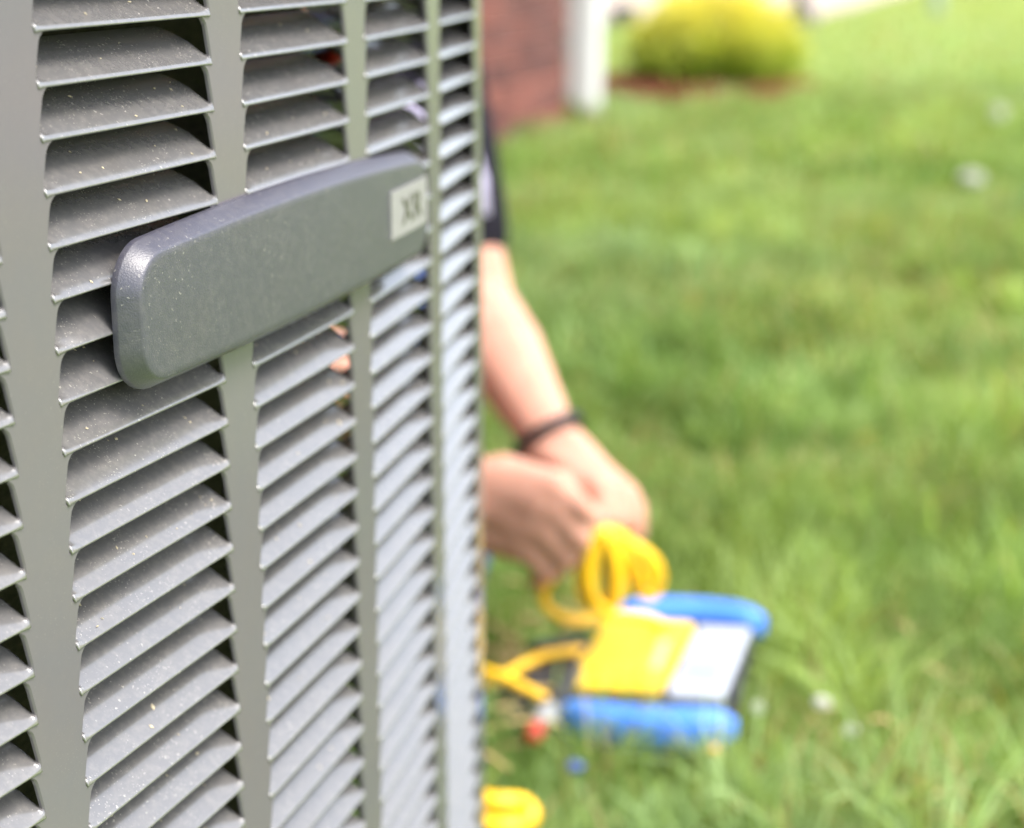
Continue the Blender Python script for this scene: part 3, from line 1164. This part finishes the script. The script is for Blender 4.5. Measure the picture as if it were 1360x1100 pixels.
thing('cap', 'small orange cap at the near right corner of the meter', 'cap', me=bm_mesh('cap', bm, ORANGE, True))

# ------------------------------------------------------------------ far things
bm = bmesh.new()
bx = gnd(1061, 36)
thg = thing('lamp_post', 'dark iron post with a flared base beside the tan driveway', 'lamp post', (bx.x, bx.y, 0))
V, F = tube([(0, 0, -0.02), (0, 0, 0.04), (0, 0, 0.11), (0, 0, 0.18), (0, 0, 0.3), (0, 0, 2.1)], [0.15, 0.15, 0.13, 0.07, 0.045, 0.04], 16)
link('post', mesh('post', V, F, IRON, True), thg)
V, F = tube([(0, 0, 2.1), (0, 0, 2.15), (0, 0, 2.4), (0, 0, 2.48)], [0.06, 0.1, 0.13, 0.03], 8)
link('lantern', mesh('lantern', V, F, IRON), thg)
bx = gnd(828, 36)
bm = bmesh.new()
bm_box(bm, (0, 0, 0.075), (0.22, 0.16, 0.15), bevel=0.02)
bm_box(bm, (0, 0, 0.155), (0.21, 0.18, 0.02), bevel=0.006)
thing('utility_box', 'low blue grey utility box behind the yellow shrub', 'utility box', (bx.x, bx.y, 0), 0.2, me=bm_mesh('utility_box', bm, STONE))
bx = gnd(1243, 22)
V, F = tube([(0, 0, -0.02), (0, 0, 0.1), (0.01, 0, 1.2), (0, 0, 2.4)], [0.075, 0.06, 0.05, 0.04], 12)
thing('pole', 'slim pale green pole standing on the far lawn', 'pole', (bx.x, bx.y, 0), me=mesh('pole', V, F, POLE, True))

# ------------------------------------------------------------------ golden shrub in red mulch
bc = Vector((0.945, 8.35, 0))
mul = []
for i in range(1300):
    a, r_ = random.random() * 2 * math.pi, math.sqrt(random.random())
    ex, ey = 0.53 * r_ * math.cos(a), 0.62 * r_ * math.sin(a) + 0.12
    c = bc + Vector((ex - 0.07, ey, 0.035 + 0.055 * (1 - r_ ** 2) + random.random() * 0.03))
    m = Matrix.Translation(c) @ Matrix.Rotation(random.random() * 6.3, 4, 'Z') @ Matrix.Rotation(random.gauss(0, 0.5), 4, 'X')
    l, ww, hh = random.uniform(0.03, 0.08), random.uniform(0.008, 0.02), 0.006
    V = [m @ Vector((sx * l / 2, sy * ww / 2, sz * hh / 2)) for sz in (-1, 1) for sx, sy in ((-1, -1), (1, -1), (1, 1), (-1, 1))]
    mul.append((V, [(3, 2, 1, 0), (4, 5, 6, 7), (0, 1, 5, 4), (1, 2, 6, 5), (2, 3, 7, 6), (3, 0, 4, 7)]))
mound = [[(bc.x - 0.07 + 0.53 * k * math.cos(a), bc.y + 0.12 + 0.63 * k * math.sin(a), z) for a in [2 * math.pi * i / 28 for i in range(28)]]
         for k, z in ((1.0, -0.01), (0.97, 0.03), (0.7, 0.075), (0.2, 0.09))]
mul.append(loft(mound))
V, F = merge(mul)
mo_ = link('mulch_bed', mesh('mulch_bed', V, F, MULCH))
mo_['kind'] = 'stuff'
mo_['label'] = 'red brown mulch spread round the yellow shrub'

shrub = thing('shrub', 'rounded golden yellow shrub growing in red mulch by the house', 'shrub', (bc.x, bc.y, 0))
stems = []
tips = []
for i in range(80):
    a = i * 2.39996
    el = math.acos(1 - (i + 0.5) / 80 * 1.30)
    rr = random.uniform(0.25, 0.385)
    tip = Vector((rr * 1.02 * math.sin(el) * math.cos(a), rr * math.sin(el) * math.sin(a), 0.19 + rr * 0.78 * math.cos(el)))
    mid = Vector((tip.x * 0.4, tip.y * 0.4, tip.z * 0.55))
    pth = smooth_path([(tip.x * 0.08, tip.y * 0.08, 0.0), mid, tip], 4)
    stems.append(tube(pth, [0.007 * (1 - 0.75 * j / (len(pth) - 1)) for j in range(len(pth))], 5))
    tips.append((mid, tip))
V, F = merge(stems)
link('stem', mesh('stem', V, F, simple('shrub_bark', (0.10, 0.06, 0.035), 0.9, 0.2, 60)), shrub)


def leaf_cloud(name, centres, normals_hint, size, tints, mat, parent):
    n = len(centres)
    d = rng.normal(size=(n, 3))
    d /= np.linalg.norm(d, axis=1)[:, None]
    d = d * 0.9 + normals_hint * 0.8
    d /= np.linalg.norm(d, axis=1)[:, None]
    u = np.cross(d, rng.normal(size=(n, 3)))
    u /= np.linalg.norm(u, axis=1)[:, None]
    v = np.cross(d, u)
    s = size[:, None]
    P = np.stack([centres - d * 0 - u * s * 0.0, centres + u * s * 0.28 + d * s * 0.5, centres + d * s * 1.05 + v * s * 0.12, centres - u * s * 0.28 + d * s * 0.5], 1)
    me = bpy.data.meshes.new(name)
    me.vertices.add(n * 4)
    me.vertices.foreach_set('co', P.reshape(-1).astype(np.float32))
    me.loops.add(n * 4)
    me.loops.foreach_set('vertex_index', np.arange(n * 4, dtype=np.int32))
    me.polygons.add(n)
    me.polygons.foreach_set('loop_start', np.arange(0, n * 4, 4, dtype=np.int32))
    me.update()
    at_ = me.attributes.new('tint', 'FLOAT_COLOR', 'FACE')
    at_.data.foreach_set('color', np.concatenate([tints, np.ones((n, 1))], 1).reshape(-1).astype(np.float32))
    me.materials.append(mat)
    return link(name, me, parent)


nleaf = 26000
ti = rng.integers(0, len(tips), nleaf)
mids = np.array([t[0] for t in tips])
ends = np.array([t[1] for t in tips])
tt = 0.25 + 0.80 * rng.random(nleaf) ** 0.7
cen = mids[ti] * (1 - tt)[:, None] + ends[ti] * tt[:, None]
cen += rng.normal(size=cen.shape) * 0.042
keep = cen[:, 2] > 0.05
cen, tt = cen[keep], tt[keep]
hint = cen - np.array([0, 0, 0.10])
hint /= np.linalg.norm(hint, axis=1)[:, None]
# golden leaves outside, green inside; top light and lower shade tinted in
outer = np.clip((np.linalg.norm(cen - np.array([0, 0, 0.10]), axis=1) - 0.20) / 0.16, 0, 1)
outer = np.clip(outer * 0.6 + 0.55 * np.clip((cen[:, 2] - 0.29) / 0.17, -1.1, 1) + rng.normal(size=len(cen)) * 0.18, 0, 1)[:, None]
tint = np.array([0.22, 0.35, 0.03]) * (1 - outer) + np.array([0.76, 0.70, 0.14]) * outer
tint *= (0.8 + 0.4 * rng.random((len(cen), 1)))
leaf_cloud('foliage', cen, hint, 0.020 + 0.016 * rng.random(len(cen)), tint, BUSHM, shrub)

# ------------------------------------------------------------------ lawn grass
cmx, cmy, cth = mc.x, mc.y, math.atan2(du.y, du.x)


def allowed(x, y, hgt):
    ok = np.ones(len(x), bool)
    # machine and pad
    lx = (x - ccx) * math.cos(AM) - (y - ccy) * math.sin(AM)
    ly = (x - ccx) * math.sin(AM) + (y - ccy) * math.cos(AM)
    ok &= ~((np.abs(lx) < DC + 0.03) & (np.abs(ly) < DC + 0.03))
    # meter
    mx_ = (x - cmx) * math.cos(cth) + (y - cmy) * math.sin(cth)
    my_ = -(x - cmx) * math.sin(cth) + (y - cmy) * math.cos(cth)
    ok &= ~((np.abs(mx_) < hx * 0.98) & (np.abs(my_) < hy * 0.97))
    # house
    wx = (x - HC.x) * hd.x + (y - HC.y) * hd.y
    wy = (x - HC.x) * hn.x + (y - HC.y) * hn.y
    ok &= ~((wx < 0.02) & (wy < 0.015))
    # drive
    dx_ = (x - D0.x) * hd.x + (y - D0.y) * hd.y
    dy_ = (x - D0.x) * hn.x + (y - D0.y) * hn.y
    ok &= ~((dx_ > 0) & (dy_ < 0) & (dy_ > -dw))
    # mulch
    ok &= ((x - bc.x + 0.07) / 0.52) ** 2 + ((y - bc.y - 0.12) / 0.62) ** 2 > 1
    # probe, clip
    for c_, r_ in ((gnd(706, 985, 0), 0.05), (gnd(712, 930, 0), 0.055), (gnd(740, 905, 0), 0.05), (gnd(745, 868, 0), 0.035), (gnd(696, 945, 0), 0.04)):
        ok &= np.hypot(x - c_.x, y - c_.y) > r_
    # knees and boots
    for a, b, r_ in ((kneeL, ankL, 0.075), (kneeR, ankR, 0.075)):
        ax, ay = a[0], a[1]
        bx_, by_ = b[0] - ax, b[1] - ay
        t = np.clip(((x - ax) * bx_ + (y - ay) * by_) / (bx_ ** 2 + by_ ** 2), 0, 1.3)
        ok &= np.hypot(x - ax - bx_ * t, y - ay - by_ * t) > r_
    return ok


def grass(name, x, y, hgt, wid, lean, dead=0.07, gain=None):
    keep = allowed(x, y, hgt)
    x, y, hgt, wid, lean = x[keep], y[keep], hgt[keep], wid[keep], lean[keep]
    gain = np.ones(len(x)) if gain is None else gain[keep]
    n = len(x)
    az = rng.random(n) * 2 * np.pi
    dirx, diry = np.cos(az), np.sin(az)
    fa = rng.random(n) * 2 * np.pi
    sx, sy = np.cos(fa) * wid, np.sin(fa) * wid
    z0 = np.zeros(n) - 0.004
    P = np.empty((n, 7, 3), np.float32)
    for i, (f, wv) in enumerate(((0.0, 1.0), (0.4, 0.9), (0.75, 0.6))):
        ox, oy = x + dirx * lean * f ** 2, y + diry * lean * f ** 2
        zz = z0 + hgt * (f - 0.25 * f ** 3 * np.minimum(1, lean / hgt))
        P[:, 2 * i] = np.stack([ox - sx * wv, oy - sy * wv, zz], 1)
        P[:, 2 * i + 1] = np.stack([ox + sx * wv, oy + sy * wv, zz], 1)
    P[:, 6] = np.stack([x + dirx * lean, y + diry * lean, z0 + hgt * (1 - 0.3 * np.minimum(1, lean / hgt))], 1)
    base = np.arange(n) * 7
    quad = np.array([0, 1, 3, 2, 2, 3, 5, 4])
    li = np.concatenate([(base[:, None] + np.array([0, 1, 3, 2, 2, 3, 5, 4, 4, 5, 6])).reshape(-1)]).astype(np.int32)
    ls = (np.arange(n)[:, None] * 11 + np.array([0, 4, 8])).reshape(-1).astype(np.int32)
    me = bpy.data.meshes.new(name)
    me.vertices.add(n * 7)
    me.vertices.foreach_set('co', P.reshape(-1))
    me.loops.add(n * 11)
    me.loops.foreach_set('vertex_index', li)
    me.polygons.add(n * 3)
    me.polygons.foreach_set('loop_start', ls)
    me.update()
    pa = vnoise(x, y, 1.1) * 0.3 + vnoise(x, y, 0.42) * 0.4 + vnoise(x, y, 0.15) * 0.3
    pb = vnoise(x + 31, y - 17, 0.9) * 0.5 + vnoise(x - 7, y + 3, 0.28) * 0.5
    g1, g2, g3 = np.array([0.12, 0.225, 0.055]), np.array([0.275, 0.365, 0.10]), np.array([0.25, 0.35, 0.18])
    a = np.clip((pa - 0.1) / 0.8, 0, 1)[:, None]
    b = np.clip((pb - 0.45) / 0.3, 0, 1)[:, None]
    tint = g1 * (1 - a) + g2 * a
    tint = tint * (1 - 0.55 * b) + g3 * 0.55 * b
    far = np.clip((y - 6) / 9, 0, 1)[:, None] * 0.55           # brightening of distant lawn by haze and sun, painted into the blade tint
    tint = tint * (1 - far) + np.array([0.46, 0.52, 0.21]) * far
    tint = tint * (1 + (0.4 * vnoise(x + 77, y + 13, 0.26) - 0.2) * np.clip(1.4 - y / 5, 0.15, 1))[:, None] * (0.75 + 0.5 * rng.random((n, 1)))
    dr = rng.random(n) < dead * (0.4 + 1.8 * np.clip((vnoise(x + 5, y + 9, 0.4) - 0.35) / 0.35, 0, 1))
    tint = np.clip(tint * gain[:, None] + (gain[:, None] - 1) * np.array([0.03, 0.02, 0.04]), 0.01, 0.6)
    tint[dr] = np.array([0.42, 0.32, 0.15]) * (0.7 + 0.6 * rng.random((dr.sum(), 1)))
    at_ = me.attributes.new('tint', 'FLOAT_COLOR', 'FACE')
    tint = np.repeat(np.concatenate([tint, np.ones((n, 1))], 1), 3, axis=0)
    at_.data.foreach_set('color', tint.reshape(-1).astype(np.float32))
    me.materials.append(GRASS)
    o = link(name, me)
    o['kind'] = 'stuff'
    return o


def field(y0, y1, dens, side):
    """random points in the part of the lawn between y0 and y1"""
    half = lambda y: 0.31 * y + side
    area = (half(y0) + half(y1)) * (y1 - y0)
    n = int(area * dens)
    y = y0 + (y1 - y0) * rng.random(n)
    # more weight where the strip is wider
    keep = rng.random(n) < half(y) / half(y1)
    y = y[keep]
    x = (rng.random(len(y)) * 2 - 1) * half(y)
    return x, y


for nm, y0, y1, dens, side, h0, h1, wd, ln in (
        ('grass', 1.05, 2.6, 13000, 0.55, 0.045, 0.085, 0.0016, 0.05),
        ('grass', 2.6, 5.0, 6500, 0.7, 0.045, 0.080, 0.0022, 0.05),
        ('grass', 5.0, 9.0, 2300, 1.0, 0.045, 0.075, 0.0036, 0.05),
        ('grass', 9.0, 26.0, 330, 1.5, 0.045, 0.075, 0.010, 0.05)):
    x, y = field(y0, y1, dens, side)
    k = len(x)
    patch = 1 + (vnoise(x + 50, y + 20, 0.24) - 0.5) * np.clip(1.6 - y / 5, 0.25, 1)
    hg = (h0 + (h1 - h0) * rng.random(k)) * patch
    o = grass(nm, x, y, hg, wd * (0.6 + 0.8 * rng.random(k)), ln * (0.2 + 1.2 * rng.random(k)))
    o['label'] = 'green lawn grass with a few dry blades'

# taller tufts that break up the lawn
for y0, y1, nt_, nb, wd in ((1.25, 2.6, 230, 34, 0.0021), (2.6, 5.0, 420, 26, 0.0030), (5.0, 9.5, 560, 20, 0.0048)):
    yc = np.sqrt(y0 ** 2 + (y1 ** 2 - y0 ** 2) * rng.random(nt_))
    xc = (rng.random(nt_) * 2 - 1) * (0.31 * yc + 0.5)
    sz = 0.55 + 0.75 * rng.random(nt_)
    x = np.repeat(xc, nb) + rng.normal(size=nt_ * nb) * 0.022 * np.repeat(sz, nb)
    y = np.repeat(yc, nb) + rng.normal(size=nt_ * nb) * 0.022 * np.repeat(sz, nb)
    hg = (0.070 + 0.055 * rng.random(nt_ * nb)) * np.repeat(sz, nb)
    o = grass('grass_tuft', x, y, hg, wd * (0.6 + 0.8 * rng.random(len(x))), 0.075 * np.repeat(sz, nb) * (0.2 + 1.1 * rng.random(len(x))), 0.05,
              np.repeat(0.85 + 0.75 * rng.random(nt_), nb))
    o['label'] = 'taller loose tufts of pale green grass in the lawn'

# all of the lawn's blades and tufts make up one object
blades = [o for o in COL.objects if o.name.startswith('grass')]
with bpy.context.temp_override(active_object=blades[0], object=blades[0], selected_objects=blades, selected_editable_objects=blades):
    bpy.ops.object.join()

# dry clippings by the machine's foot
cl = []
for i in range(70):
    if random.random() < 0.75:
        p = gnd(random.gauss(690, 38), random.gauss(885, 45), 0.03 + random.random() * 0.03)
    else:
        p = gnd(random.gauss(1235, 75), random.gauss(1020, 60), 0.01 + random.random() * 0.03)
    a = random.random() * 6.28
    l = random.uniform(0.02, 0.06)
    d = Vector((math.cos(a), math.sin(a), random.gauss(0, 0.25))) * l
    cl.append(tube([p - d / 2, p + Vector((0, 0, 0.004)), p + d / 2], [0.0015, 0.0022, 0.0012], 4))
V, F = merge(cl)
cs = link('dry_clippings', mesh('dry_clippings', V, F, STRAW))
cs['kind'] = 'stuff'
cs['label'] = 'dry straw coloured clippings caught in the grass'


# dandelion clocks and pale flowers in the lawn
def seed_head(p, r_, label, squash=1.0):
    d = thing('dandelion', label, 'flower', (p.x, p.y, 0), group='pale flower heads in the lawn')
    V, F = tube(smooth_path([(0, 0, 0), (0.004, 0.002, p.z * 0.5), (0, 0, p.z)], 4), 0.002, 6)
    link('stem', mesh('stem', V, F, STEM), d)
    parts = []
    for i in range(170):
        v = Vector((random.gauss(0, 1), random.gauss(0, 1), random.gauss(0, 1))).normalized()
        v.z *= squash
        q = Vector((0, 0, p.z)) + v * r_
        u = v.orthogonal().normalized() * r_ * 0.22
        w_ = v.cross(u).normalized() * r_ * 0.22
        c0 = Vector((0, 0, p.z)) + v * r_ * 0.75
        parts.append(([c0, q + u, q + w_, q - u, q - w_], [(0, 1, 2), (0, 2, 3), (0, 3, 4), (0, 4, 1)]))
    V, F = merge(parts)
    link('head', mesh('head', V, F, SEED), d)


seed_head(gnd(1327, 150, 0.085), 0.027, 'round white seed head at the upper right of the lawn')
seed_head(gnd(1290, 236, 0.060), 0.034, 'wide flat pale flower below the round seed head in the lawn', 0.45)
seed_head(gnd(1006, 940, 0.060), 0.0055, 'small white flower beside the right edge of the meter')
seed_head(gnd(1092, 933, 0.060), 0.008, 'pale flattened flower right of the meter', 0.45)
seed_head(gnd(1130, 970, 0.055), 0.006, 'little white flower lowest on the lawn right of the meter')
